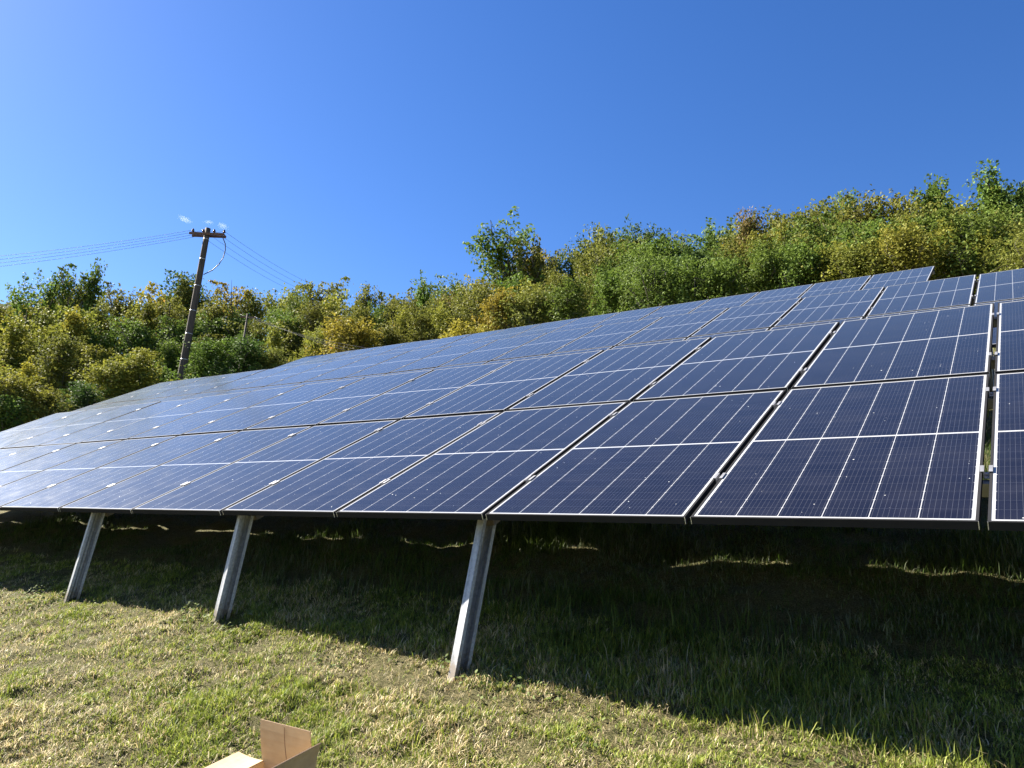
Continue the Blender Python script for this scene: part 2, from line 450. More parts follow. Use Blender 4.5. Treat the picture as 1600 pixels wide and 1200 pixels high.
# ------------------------------------------------------------------ racks
def rack(name, tab, k0, k1, rails, rafters, posts, gaps, clampv, label, blocker_spans=None):
    root = empty(name)
    tag(root, label, 'mounting rack', 'racks that carry the solar panels')
    us = [(tab.u0 + k) * PITCH for k in np.arange(k0, k1 + 0.01, 1.0)]
    for v in rails:
        m = MB(); b = 0
        for i, u in enumerate(us):
            uu = u - 0.014
            for (dv, dn) in ((-0.022, -PT - 0.001), (0.022, -PT - 0.001), (0.022, -PT - 0.062), (-0.022, -PT - 0.062)):
                m.v.append(tuple(tab.pt(uu, v + dv, dn)))
            if i:
                for k in range(4):
                    k2 = (k + 1) % 4
                    m.face([4 * (i - 1) + k, 4 * (i - 1) + k2, 4 * i + k2, 4 * i + k])
        m.face([0, 1, 2, 3]); m.face([4 * (len(us) - 1) + k for k in range(4)])
        link_mesh('rail', m.mesh('rail', [M_CLAMP]), root)
    for (u, va, vb) in rafters:
        m = MB()
        pts = []
        for du in (-0.03, 0.03):
            for v in (va, vb):
                for dn in (-PT - 0.115, -PT - 0.064):
                    pts.append(tab.pt(u + du, v, dn))
        m.hexa(pts)
        link_mesh('rafter', m.mesh('rafter', [M_GALV]), root)
    for (foot, head, yaw) in posts:
        # cold-formed C section: web, two flanges, two lips; open towards the right
        m = MB()
        foot = Vector(foot); head = Vector(head)
        zax = (head - foot).normalized()
        ax = Vector((math.cos(yaw), math.sin(yaw), 0)); ax = (ax - zax * ax.dot(zax)).normalized()
        ay = zax.cross(ax)
        w, h, t = 0.055, 0.096, 0.004
        prof = [(-w / 2, -h / 2), (w / 2, -h / 2), (w / 2, -h / 2 + 0.022), (w / 2 - t, -h / 2 + 0.022), (w / 2 - t, -h / 2 + t),
                (-w / 2 + t, -h / 2 + t), (-w / 2 + t, -0.018), (-w / 2 + 0.012, -0.009), (-w / 2 + 0.012, 0.009), (-w / 2 + t, 0.018),
                (-w / 2 + t, h / 2 - t), (w / 2 - t, h / 2 - t), (w / 2 - t, h / 2 - 0.022), (w / 2, h / 2 - 0.022), (w / 2, h / 2), (-w / 2, h / 2),
                (-w / 2, 0.018), (-w / 2 + 0.008, 0.009), (-w / 2 + 0.008, -0.009), (-w / 2, -0.018)]
        L = (head - foot).length
        m.prism(prof, Vector((0, 0, -0.35)), Vector((0, 0, L)), Vector((1, 0, 0)), Vector((0, 1, 0)))
        o = link_mesh('leg', m.mesh('leg', [M_GALV]), root)
        mw = Matrix((ax, ay, zax)).transposed().to_4x4(); mw.translation = foot
        o.matrix_world = mw
    if blocker_spans:  # added blocks under the row gap that interrupt the sunlit stripe on the ground
        for (ua, ub) in blocker_spans:
            m = MB()
            m.hexa([tab.pt(u, v, n) for u in (ua, ub) for v in (PL - 0.03, PL + VGAP + 0.03) for n in (-PT - 0.075, -PT - 0.035)])
            link_mesh('stripe_blocker', m.mesh('stripe_blocker', [M_CABLE]), root)
    # mid clamps: a U bracket between two frames with a wing on each
    m = MB()
    g2 = (PITCH - PW) / 2
    L = 0.035
    m.box(-g2 - 0.010, -g2 + 0.002, -L, L, 0.0012, 0.0042)
    m.box(g2 - 0.002, g2 + 0.010, -L, L, 0.0012, 0.0042)
    m.box(-g2 + 0.0022, -g2 + 0.0052, -L, L, -0.030, 0.0040)
    m.box(g2 - 0.0052, g2 - 0.0022, -L, L, -0.030, 0.0040)
    m.box(-g2 + 0.0054, g2 - 0.0054, -L, L, -0.030, -0.027)
    m.tube([(0, 0, -0.0268), (0, 0, -0.020)], 0.0065, 6)
    me = m.mesh('clamp', [M_CLAMP])
    first = None
    for k in gaps:
        u = (tab.u0 + k) * PITCH - g2
        for v in clampv:
            vv = v + rng.uniform(-0.02, 0.02)
            p = tab.pt(u, vv)
            d = (tab.pt(u, vv + 0.2) - p).normalized(); x = AU; z = x.cross(d).normalized()
            mw = Matrix((x, d, z)).transposed().to_4x4(); mw.translation = p + z * 0.002
            if first is None: first = o = link_mesh('clamp', me, root)
            else:
                o = first.copy(); COL.objects.link(o); o.parent = root
            o.matrix_world = mw
    return root

bpy.context.view_layer.update()
posts = []
for (x, y) in ((-1.29, 0.02), (-3.40, 0.05), (-5.42, 0.05), (-8.1, 0.05), (-9.7, 0.05), (-11.8, 0.05), (3.1, 0.05)):
    zt = T_FRONT.pt(x, 0.15, -PT - 0.07)
    posts.append(((x, y, ground(x, y)), (x - 0.01, zt.y - 0.03 + (0.06 if x > -2 else 0), zt.z + (0.03 if x > -2 else 0)), R_(-14)))
for x in (-1.72, -3.9, -6.1, -8.3, -10.5, 0.5, 2.6):
    zt = T_FRONT.pt(x, 3.35, -PT - 0.10)
    posts.append(((x, zt.y - 0.05, ground(x, zt.y - 0.05)), (x, zt.y, zt.z), R_(-14)))
rack('mounting_rack', T_FRONT, -12, 2, (0.47, 1.66, V2 + 0.43, V2 + 1.58), [(x, 0.17, 3.75) for x in (-1.29, -3.40, -5.42, -8.1, -9.7, -11.8, 3.1)],
     posts, range(-11, 2), (0.50, 1.70, V2 + 0.42, V2 + 1.56), 'galvanised steel rack with slanting legs under the nearest table of solar panels',
     [(-11.6, -11.0), (-8.4, -7.9), (-6.5, -6.2), (-5.2, -4.8), (-3.75, -3.6), (-2.75, -2.35), (-1.25, -0.95)])
posts = []
for x in (0.9, -1.6, -4.1, -6.6, -9.1, -11.6, -14.1, -16.6):
    zt = T_MID.pt(x, 8.6, -PT - 0.10)
    posts.append(((x, zt.y - 0.05, ground(x, zt.y - 0.05)), (x, zt.y, zt.z), R_(-14)))
rack('mounting_rack', T_MID, -17, 1, (VM - V2 + 0.47, VM - V2 + 1.58, VM + 0.47, VM + 1.58), [(x, VM - 1.8, 9.1) for x in (0.9, -1.6, -4.1, -6.6, -9.1, -11.6, -14.1, -16.6)],
     posts, range(-16, 1), (VM + 0.45, VM + 1.56), 'aluminium rails and clamps of the middle table, glimpsed in the gaps between its panels')
posts = []
for x in (-0.6, -3.0, -5.5, -8.0, -10.5, -13.0, -15.5, -17.8):
    zt = T_BACK.pt(x, 13.8, -PT - 0.10)
    posts.append(((x, zt.y - 0.05, ground(x, zt.y - 0.05)), (x, zt.y, zt.z), R_(-14)))
rack('mounting_rack', T_BACK, -16, 0, (VB + 0.47, VB + 1.58), [(x, VB + 0.1, 14.2) for x in (-0.6, -3.0, -5.5, -8.0, -10.5, -13.0, -15.5, -17.8)],
     posts, range(-15, 0), (VB + 1.0, VB + 1.60), 'aluminium rails and clamps of the rearmost table below the trees')

# ------------------------------------------------------------------ utility pole and wires
wood = NT('weathered_pole_wood')
mp = wood.n('ShaderNodeMapping'); wood.put(mp.inputs[0], wood.coord()); mp.inputs['Scale'].default_value = (14, 14, 0.8)
gr = wood.noise(mp.outputs[0], 2.0, 6, 0.7)
wood.set(base=wood.ramp(gr, [(0.3, (0.035, 0.028, 0.022)), (0.55, (0.085, 0.066, 0.05)), (0.75, (0.14, 0.115, 0.09))]), rough=0.9)
wood.bump(gr, 0.012)
M_WOOD = wood.mat
M_ARM = simple('rusty_steel_arm', (0.16, 0.085, 0.05), 0.75, 0.2, 12, 0.4)
M_INS = simple('brown_glazed_ceramic', (0.06, 0.025, 0.015), 0.25, 0, 8, 0.3)
M_BAND = simple('steel_band', (0.45, 0.45, 0.46), 0.45, 0.8, 20, 0.2)

PD = 30.5
pb = at_dist(283, 590, PD); ptp = at_dist(325, 357, PD)
axis = (ptp - pb).normalized()
gzp = ground(pb.x, pb.y)
base = pb + axis * ((gzp - 0.3 - pb.z) / axis.z)
pole = empty('utility_pole', Matrix.Translation(base))
tag(pole, 'weathered wooden power pole with a four-insulator crossarm, rising behind the panels at left', 'utility pole')
PLEN = (ptp - base).length
m = MB()
m.tube([axis * (PLEN * t) for t in np.linspace(0, 1, 12)], [0.166 - 0.063 * t for t in np.linspace(0, 1, 12)], 16)
link_mesh('shaft', m.mesh('shaft', [M_WOOD]), pole)
vdir = Vector((RIGHT.x, RIGHT.y, 0)).normalized()
armd = (vdir * 0.999 - Vector((FWD.x, FWD.y, 0)).normalized() * 0.03).normalized()
armz = axis * (PLEN - 0.27)
side = Vector((-armd.y, armd.x, 0))
m = MB()
for sgn in (-1, 1):                              # two flat channels bolted either side of the shaft
    cpt = armz + side * (0.125 * sgn)
    pts = []
    for du in (-0.64, 0.71):
        for dw in (-0.018, 0.018):
            for dz in (-0.045, 0.045):
                pts.append(cpt + armd * du + side * dw + Vector((0, 0, dz)))
    m.hexa(pts)
for du in (-0.57, -0.155, 0.27, 0.66):            # cross plates that carry the pins
    m.hexa([armz + armd * (du + a) + side * b + Vector((0, 0, z)) for a in (-0.03, 0.03) for b in (-0.106, 0.106) for z in (0.047, 0.060)])
link_mesh('crossarm', m.mesh('crossarm', [M_ARM]), pole)
tips = []
for du in (-0.57, -0.155, 0.27, 0.66):
    m = MB()
    b0 = armz + armd * du + Vector((0, 0, 0.0615))
    m.tube([b0, b0 + Vector((0, 0, 0.06)), b0 + Vector((0, 0, 0.065)), b0 + Vector((0, 0, 0.10)), b0 + Vector((0, 0, 0.12)), b0 + Vector((0, 0, 0.15)), b0 + Vector((0, 0, 0.18))],
           [0.014, 0.014, 0.055, 0.058, 0.032, 0.046, 0.02], 12)
    link_mesh('insulator', m.mesh('insulator', [M_INS]), pole)
    tips.append(base + b0 + Vector((0, 0, 0.12)))
m = MB()
loop = []
for (x, y) in ((343, 366), (348, 371), (352, 381), (352, 391), (349, 402), (342, 413), (332, 422), (318, 429)):
    loop.append(at_dist(x, y, PD - 0.15) - base)
m.tube(loop, 0.02, 6)
link_mesh('cable_loop', m.mesh('cable_loop', [M_CABLE]), pole)
for t in (0.42, 0.53, 0.63, 0.74, 0.86, 0.95):
    m = MB(); r = 0.167 - 0.063 * t
    m.tube([axis * (PLEN * t - 0.015), axis * (PLEN * t + 0.015)], r + 0.004, 16)
    link_mesh('band', m.mesh('band', [M_BAND]), pole)

def wire(a, b, sag, label, group, rad=0.006, n=40):
    m = MB()
    a = Vector(a); b = Vector(b); d = b - a
    m.tube([d * t - Vector((0, 0, 4 * sag * t * (1 - t))) for t in np.linspace(0, 1, n)], rad, 5)
    o = link_mesh('power_line', m.mesh('power_line', [M_CABLE]))
    o.location = a
    return tag(o, label, 'power line', group)
LW = ['uppermost', 'second highest', 'third highest', 'lowest']
for i in range(4):
    end = at_dist(-420, 424 + 9.5 * i, 36 + i * 0.4)
    wire(tips[i], end, 0.35, f'{LW[i]} of the four wires running left from the pole', 'wires running left from the pole')
for i in range(4):
    end = at_dist(525 + 12 * i, 475 - 3 * i, 58)
    wire(tips[i], end, 0.55, f'{LW[3 - i]} of the four wires slanting down right from the pole to the trees', 'wires slanting right from the pole')
# a second, far pole half lost in the trees, with its own wires
fp = at_dist(381, 520, 33.0); ft = at_dist(387, 490, 33.0)
far = empty('utility_pole', Matrix.Translation(Vector((fp.x, fp.y, ground(fp.x, fp.y) - 0.2))))
tag(far, 'short thin rusty pole half hidden in the trees right of the tall pole', 'utility pole')
m = MB(); fb = Vector((fp.x, fp.y, ground(fp.x, fp.y) - 0.2))
m.tube([Vector((0, 0, 0)), ft - fb], [0.06, 0.035], 10)
link_mesh('shaft', m.mesh('shaft', [M_WOOD]), far)
m = MB()
m.hexa([ft - fb + vdir * a + Vector((FWD.x, FWD.y, 0)) * b + Vector((0, 0, z)) for a in (-0.33, 0.33) for b in (0.06, 0.11) for z in (-0.16, -0.10)])
link_mesh('crossarm', m.mesh('crossarm', [M_ARM]), far)
for i, (e, off) in enumerate((((640, 552), -0.3), ((640, 560), 0.0), ((640, 568), 0.3))):
    wire(ft + vdir * off + Vector((0, 0, -0.05 - 0.03 * i)), at_dist(*e, 27.0), 0.25, f'{("upper", "middle", "lower")[i]} faint wire running right from the short pole in the trees', 'faint wires in front of the trees', 0.0035)

# ------------------------------------------------------------------ trees
def leaf_material(name, lo, hi, odd):
    q = NT(name)
    at = q.n('ShaderNodeAttribute', attribute_name='leaf')
    sp = q.n('ShaderNodeSeparateColor'); q.put(sp.inputs[0], at.outputs['Color'])
    oi = q.n('ShaderNodeObjectInfo')
    col = q.mix(sp.outputs[0], lo, hi)
    col = q.mix(q.m('GREATER_THAN', sp.outputs[1], 0.965), col, odd)
    hs = q.n('ShaderNodeHueSaturation')
    q.put(hs.inputs['Hue'], q.m('ADD', 0.497, q.m('MULTIPLY', oi.outputs['Random'], 0.022)))
    q.put(hs.inputs['Value'], q.m('ADD', 0.95, q.m('MULTIPLY', oi.outputs['Random'], 0.3)))
    q.put(hs.inputs['Color'], col)
    tr = q.n('ShaderNodeBsdfTranslucent'); q.put(tr.inputs[0], hs.outputs[0])
    q.set(base=hs.outputs[0], rough=0.7, spec=0.12)
    mx = q.n('ShaderNodeMixShader'); mx.inputs[0].default_value = 0.30
    q.t.links.new(q.bsdf.outputs[0], mx.inputs[1]); q.t.links.new(tr.outputs[0], mx.inputs[2])
    q.t.links.new(mx.outputs[0], q.out.inputs[0])
    return q.mat
LEAF = {
    'dark green': leaf_material('leaves_dark_green', (0.032, 0.058, 0.013), (0.087, 0.123, 0.026), (0.174, 0.174, 0.043)),
    'green': leaf_material('leaves_green', (0.058, 0.090, 0.016), (0.145, 0.189, 0.032), (0.246, 0.217, 0.051)),
    'olive': leaf_material('leaves_olive', (0.084, 0.096, 0.017), (0.196, 0.191, 0.038), (0.290, 0.203, 0.051)),
    'yellow-green': leaf_material('leaves_yellow_green', (0.123, 0.133, 0.019), (0.268, 0.254, 0.043), (0.348, 0.246, 0.058)),
    'golden': leaf_material('leaves_golden', (0.167, 0.142, 0.020), (0.326, 0.268, 0.043), (0.406, 0.232, 0.058)),
    'russet': leaf_material('leaves_russet', (0.123, 0.093, 0.029), (0.239, 0.181, 0.061), (0.275, 0.145, 0.043)),
}
bark = NT('bark')
bark.set(base=bark.ramp(bark.noise(bark.coord(), 9, 6, 0.7), [(0.3, (0.045, 0.038, 0.030)), (0.7, (0.17, 0.145, 0.115))]), rough=0.95)
M_BARK = bark.mat

def quads_mesh(name, centers, normals, ups, sx, sy, leafcol, bend=0.25):
    n = len(centers)
    nrm = normals / np.linalg.norm(normals, axis=1, keepdims=True)
    a = np.cross(nrm, ups); a /= (np.linalg.norm(a, axis=1, keepdims=True) + 1e-9)
    b = np.cross(nrm, a)
    sx = sx[:, None]; sy = sy[:, None]
    v = np.stack([centers - b * sy, centers + a * sx * 0.5 - b * sy * 0.1 + nrm * sx * bend,
                  centers + b * sy, centers - a * sx * 0.5 - b * sy * 0.1 + nrm * sx * bend], 1)
    me = bpy.data.meshes.new(name)
    me.vertices.add(4 * n); me.vertices.foreach_set('co', v.astype(np.float32).ravel())
    me.loops.add(4 * n); me.polygons.add(n)
    me.loops.foreach_set('vertex_index', np.arange(4 * n, dtype=np.int32))
    me.polygons.foreach_set('loop_start', np.arange(0, 4 * n, 4, dtype=np.int32))
    at = me.color_attributes.new('leaf', 'FLOAT_COLOR', 'POINT')
    col = np.ones((n, 4), np.float32); col[:, :3] = leafcol
    at.data.foreach_set('color', np.repeat(col, 4, 0).ravel())
    me.update(calc_edges=True)
    return me

def tree_variant(form, seed):
    """a tree of nominal height 8 m: (crown mesh, trunk mesh)"""
    r = np.random.RandomState(seed)
    H = 8.0
    P = dict(bushy=(0.10, 2.2, 46, 1.0, 16000, 0.066), oval=(0.12, 1.75, 44, 0.95, 14000, 0.066), sparse=(0.20, 1.7, 26, 0.72, 4800, 0.070),
             column=(0.10, 0.75, 28, 0.6, 4200, 0.070), shrub=(0.02, 3.0, 44, 1.1, 14000, 0.075), spire=(0.10, 1.5, 46, 0.85, 11000, 0.064))[form]
    h0, Rm, nl, sig, nleaf, ls = P
    tr = MB()
    wob = np.cumsum(r.normal(0, 0.10, (9, 2)), 0); wob[0] = 0
    tpts = [Vector((wob[i, 0], wob[i, 1], H * 0.93 * i / 8)) for i in range(9)]
    r0 = 0.15 if form != 'shrub' else 0.08
    tr.tube(tpts, [r0 * (1 - 0.93 * i / 8) for i in range(9)], 7)
    clumps, csz, cdir = [], [], []
    for i in range(nl):
        t = h0 + (0.97 - h0) * ((i + r.rand() * 0.8) / nl)
        base = Vector(tpts[0]).lerp(tpts[8], 0)
        f = min(t / 0.93, 0.999) * 8; k = int(f); base = tpts[k].lerp(tpts[min(k + 1, 8)], f - k)
        s = (t - h0) / (1 - h0)
        prof = {'bushy': (0.50 + 1.7 * s - 2.05 * s ** 2.4), 'oval': math.sin(math.pi * (0.16 + 0.80 * s)), 'sparse': 0.45 + 0.75 * math.sin(math.pi * s),
                'column': 0.75 - 0.45 * s, 'shrub': (1.0 - 0.75 * s), 'spire': 0.95 * (1 - s) ** 0.75 + 0.07}[form]
        Lb = Rm * max(prof, 0.06) * r.uniform(0.65, 1.2)
        az = i * 2.4 + r.normal(0, 0.45)
        el = R_({'column': 62, 'spire': 25, 'shrub': 35}.get(form, 38) + r.normal(0, 13))
        d = Vector((math.cos(az) * math.cos(el), math.sin(az) * math.cos(el), math.sin(el)))
        kink = Vector(r.normal(0, 0.13, 3)) * Lb
        p1 = base + d * (Lb * 0.55) + kink; p2 = base + d * Lb + kink + Vector((0, 0, 0.12 * Lb))
        tr.tube([base, p1, p2], [0.045, 0.024, 0.008], 5)
        for q in range(6 if form != 'sparse' else 3):
            w = r.uniform(0.35, 1.06)
            c0 = (base.lerp(p1, w / 0.55) if w < 0.55 else p1.lerp(p2, (w - 0.55) / 0.45))
            o = Vector(r.normal(0, 0.28, 3)) * (0.5 + 0.35 * Lb)
            c1 = c0 + o
            tr.tube([c0, c1], [0.012, 0.004], 4, cap=False)
            clumps.append(c1); csz.append(r.uniform(0.14, 0.34) * sig); cdir.append(((c1 - c0).normalized() * 0.6 + d * 0.7 + Vector((0, 0, 0.55))).normalized())
    top = tpts[8]
    for q in range(6):
        clumps.append(top + Vector((r.normal(0, 0.12), r.normal(0, 0.12), r.uniform(-0.5, 0.5)))); csz.append(0.17); cdir.append(Vector((0, 0, 1)))
    cl = np.array([tuple(p) for p in clumps]); cs = np.array(csz); cd = np.array([tuple(p) for p in cdir])
    keep = r.rand(len(cl)) > 0.12; cl = cl[keep]; cs = cs[keep]; cd = cd[keep]
    cc = r.beta(1.6, 1.6, len(cl))
    pick = r.choice(len(cl), nleaf, p=cs ** 1.8 / (cs ** 1.8).sum())
    along = np.clip(r.normal(0, 1, (nleaf, 1)), -2.0, 1.6)
    pos = cl[pick] + cd[pick] * along * cs[pick][:, None] * 1.65 + r.normal(0, 1, (nleaf, 3)) * cs[pick][:, None] * np.clip(0.72 - 0.22 * along, 0.25, 1.2)
    pos[:, 2] = np.clip(pos[:, 2], 0.1, H * 1.05)
    axis_ = np.zeros((nleaf, 3)); axis_[:, 2] = pos[:, 2] * 0.75
    outw = pos - axis_; outw /= np.linalg.norm(outw, axis=1, keepdims=True) + 1e-6
    nrm = outw * 0.55 + r.normal(0, 0.75, (nleaf, 3)) + np.array([0, 0, 0.35])
    sz = ls * r.uniform(0.6, 1.5, nleaf)
    lc = np.stack([np.clip(cc[pick] * 0.65 + r.rand(nleaf) * 0.45 - 0.05, 0, 1), r.rand(nleaf) * 0.6 + 0.4 * (r.rand(len(cl))[pick]), r.rand(nleaf)], -1)
    cr = quads_mesh('crown_' + form, pos, nrm, r.normal(0, 1, (nleaf, 3)), sz * 1.15, sz * 0.95, lc)
    cr.materials.append(LEAF['green'])
    zt = float(np.percentile(pos[:, 2], 99.7))
    tp = pos[pos[:, 2] > zt - 0.35]
    return cr, tr.mesh('trunk_' + form, [M_BARK]), zt, tp[:, 0].mean(), tp[:, 1].mean()

VAR = {f: [tree_variant(f, 100 * i + s) for s in range(k)] for i, (f, k) in enumerate((('bushy', 5), ('oval', 4), ('sparse', 3), ('column', 2), ('shrub', 3), ('spire', 3)))}
TREES = []
def tree(x, ytop, D, form, colour, widen=1.0, layer='wood', note=None, var=None):
    """a tree whose top is seen at pixel (x, ytop) from distance D; its foot stands on the ground there"""
    top = at_dist(x, ytop, D)
    gz_ = ground(top.x, top.y)
    h = top.z - gz_
    if h < 1.0: return
    cr, tk, zt, ox, oy = rng.choice(VAR[form]) if var is None else VAR[form][var]
    s = (h + 0.05) / zt
    nm = {'shrub': 'shrub', 'column': 'slender_tree', 'sparse': 'open_crowned_tree'}.get(form, 'broadleaf_tree')
    root = empty(nm)
    wd = widen * min(1.2, max(0.62, (7.0 / h) ** 0.5))
    rz = Matrix.Rotation(rng.uniform(0, 6.28), 4, 'Z')
    sh = rz @ Vector((ox * s * wd, oy * s * wd, 0))
    root.matrix_world = Matrix.Translation((top.x - sh.x, top.y - sh.y, gz_ - 0.05)) @ rz @ Matrix.Diagonal((s * wd, s * wd, s, 1))
    for nme, me in (('crown', cr), ('trunk', tk)):
        o = link_mesh(nme, me, root)
        if nme == 'crown':
            o.material_slots[0].link = 'OBJECT'
            o.material_slots[0].material = LEAF[colour]
    TREES.append((x, ytop, form, colour, layer, note, root))

def pl(x, pts): return float(np.interp(x, [p[0] for p in pts], [p[1] for p in pts]))
SKY = [(-80, 470), (0, 468), (60, 462), (100, 445), (130, 452), (200, 462), (250, 446), (290, 442), (330, 455), (345, 462), (400, 455), (440, 452), (470, 455),
       (500, 452), (540, 440), (585, 452), (620, 462), (660, 452), (700, 448), (745, 430), (800, 400), (850, 395), (905, 378), (955, 358), (1010, 356), (1080, 366),
       (1120, 352), (1160, 342), (1200, 338), (1240, 336), (1300, 318), (1350, 312), (1400, 310), (1450, 300), (1500, 312), (1550, 318), (1600, 312), (1700, 300)]
EDGE = [(-80, 690), (0, 665), (105, 642), (260, 596), (440, 572), (487, 554), (640, 534), (850, 504), (1110, 466), (1365, 428), (1462, 414), (1700, 400)]
def palette(x, lay):
    w = rng.random()
    if x < 260: opts = [('golden', .10), ('yellow-green', .34), ('olive', .40), ('green', .16)]
    elif x < 560: opts = [('yellow-green', .22), ('olive', .44), ('green', .26), ('golden', .03), ('dark green', .05)]
    elif x < 860: opts = [('olive', .50), ('yellow-green', .24), ('russet', .05), ('golden', .03), ('green', .18)]
    elif x < 1150: opts = [('green', .52), ('dark green', .10), ('olive', .34), ('yellow-green', .04)]
    else: opts = [('green', .46), ('yellow-green', .12), ('olive', .42)]
    for c_, p in opts:
        w -= p
        if w <= 0: return c_
    return opts[0][0]
def dist_back(x): return float(np.interp(x, [-80, 300, 700, 1100, 1700], [44, 46, 46, 42, 38]))
# skyline trees
x = -22
while x < 1680:
    y = pl(x, SKY) + rng.uniform(-8, 14)
    form = rng.choice(['oval', 'oval', 'oval', 'spire', 'spire', 'bushy'] if x > 700 else ['oval', 'sparse', 'spire', 'sparse', 'spire'])
    tree(x, y, dist_back(x) + rng.uniform(-2, 4), form, palette(x, 0), rng.uniform(0.9, 1.2), 'skyline')
    x += rng.uniform(28, 46)
# middle of the wood
x = -22
while x < 1680:
    a = pl(x, SKY); b = pl(x, EDGE)
    y = a + (b - a) * rng.uniform(0.16, 0.34)
    tree(x, y, dist_back(x) - 6 + rng.uniform(-1.5, 1.5), rng.choice(['bushy', 'oval', 'oval', 'spire'] if x > 600 else ['oval', 'spire', 'sparse', 'spire', 'column']), palette(x, 1), rng.uniform(0.85, 1.15), 'middle of the wood')
    x += rng.uniform(40, 62)
# near edge of the wood
x = -22
while x < 1680:
    a = pl(x, SKY); b = pl(x, EDGE)
    y = a + (b - a) * rng.uniform(0.40, 0.62)
    tree(x, y, dist_back(x) - 11 + rng.uniform(-1.2, 1.2), rng.choice(['bushy', 'spire', 'oval', 'oval'] if x > 600 else ['spire', 'oval', 'spire', 'column']), palette(x, 2), rng.uniform(0.9, 1.2) if x > 600 else rng.uniform(0.75, 1.0), 'near edge of the wood')
    x += rng.uniform(46, 70)
x = -22
while x < 1680:
    a = pl(x, SKY); b = pl(x, EDGE)
    tree(x, a + (b - a) * rng.uniform(0.30, 0.46), dist_back(x) - 8.5 + rng.uniform(-1.0, 1.0), rng.choice(['oval', 'spire', 'bushy']), palette(x, 2), rng.uniform(0.9, 1.2), 'heart of the wood')
    x += rng.uniform(50, 76)
# low shrubs at the left, in front of the wood
for (sx_, sy_, D, colr) in ((-30, 560, 28, 'yellow-green'), (30, 585, 27, 'yellow-green'), (5, 620, 26, 'green'), (70, 610, 27.5, 'olive'), (130, 600, 28, 'dark green'), (190, 565, 29, 'yellow-green'),
                            (225, 550, 29.5, 'yellow-green'), (330, 535, 31.5, 'green'), (385, 530, 31.5, 'dark green'), (430, 545, 31, 'olive'), (555, 500, 33, 'golden'), (730, 505, 32, 'golden')):
    tree(sx_, sy_, D, 'shrub', colr, 1.15, 'shrubs behind the table ends')
for (sx_, sy_, D, frm, colr) in ((25, 492, 37, 'column', 'yellow-green'), (68, 478, 38, 'column', 'olive'), (118, 486, 37, 'column', 'golden'), (160, 474, 39, 'spire', 'olive'),
                                 (205, 482, 38, 'column', 'yellow-green'), (238, 470, 39, 'column', 'olive'), (345, 470, 39, 'column', 'olive'), (465, 462, 40, 'spire', 'green'),
                                 (520, 462, 40, 'column', 'yellow-green'), (615, 470, 40, 'spire', 'olive'), (700, 462, 40, 'column', 'russet')):
    tree(sx_, sy_, D, frm, colr, 1.0 if frm == 'column' else 0.7, 'slim trees')
# the tall ones that stand out against the sky
for (sx_, sy_, form, colr, wd, note) in (
        (100, 424, 'sparse', 'green', 0.9, 'open tall tree with two bare-branched tops above the left wood'),
        (122, 430, 'sparse', 'green', 0.7, 'thin open tree just right of the two-topped one at far left'),
        (155, 411, 'column', 'green', 0.75, 'very thin tall tree standing free above the wood left of the pole'),
        (290, 432, 'oval', 'dark green', 1.0, 'dark round-topped tree just left of the tall pole'),
        (362, 448, 'sparse', 'golden', 0.8, 'thin pale tree just right of the tall pole'),
        (660, 432, 'column', 'green', 0.8, 'wispy thin treetop above the middle of the wood'),
        (785, 350, 'sparse', 'green', 1.45, 'tall open-crowned tree with a side branch, highest in the middle of the picture'),
        (830, 378, 'sparse', 'olive', 1.0, 'olive thin-leaved tree right beside the tall open-crowned one'),
        (1170, 333, 'spire', 'russet', 0.8, 'reddish-brown treetop among the green ones on the right skyline'),
        (1462, 279, 'column', 'green', 1.1, 'narrow treetop poking above the right wood, left of the tallest one'),
        (1540, 259, 'column', 'green', 1.15, 'tallest narrow tree standing free at the right end of the wood'),
        (1604, 285, 'oval', 'dark green', 0.8, 'dark tall tree cut by the right picture edge')):
    tree(sx_, sy_, dist_back(sx_) - 1, form, colr, wd, 'skyline', note, 0 if form == 'sparse' and sx_ > 700 else None)
bylay = {}
for t in TREES: bylay.setdefault(t[4], []).append(t)
FORMW = {'bushy': 'bushy', 'oval': 'round-crowned', 'sparse': 'open-crowned', 'column': 'narrow', 'shrub': 'low spreading', 'spire': 'pointed'}
GRP = {'skyline': 'trees along the skyline of the wood', 'middle of the wood': 'trees in the middle of the wood', 'near edge of the wood': 'trees along the near edge of the wood', 'heart of the wood': 'trees below the middle of the wood', 'slim trees': 'slim trees in the left half of the wood',
       'shrubs behind the table ends': 'shrubs behind the solar tables'}
for lay, ts in bylay.items():
    ts.sort(key=lambda q: q[0])
    ts_in = [q for q in ts if -25 < q[0] < 1625]
    for q in ts:
        x_, y_, form, colr, _, note, root = q
        kind = 'shrub' if form == 'shrub' else 'tree'
        if note: lab = note
        else:
            same = [w for w in ts if w[2] == form and w[3] == colr and not w[5]]
            i = same.index(q) + 1
            place = {'skyline': 'on the skyline of the wood', 'middle of the wood': 'in the middle of the wood', 'near edge of the wood': 'at the near edge of the wood', 'heart of the wood': 'just below the middle of the wood', 'slim trees': 'standing slim before the left wood',
                     'shrubs behind the table ends': 'close behind the solar tables'}[lay]
            if len(same) == 1: lab = f'the only {colr} {FORMW[form]} {kind} {place}'
            else: lab = f'{colr} {FORMW[form]} {kind} {place}, {ordinal(i)} such from the left'
        tag(root, lab, kind, GRP[lay])

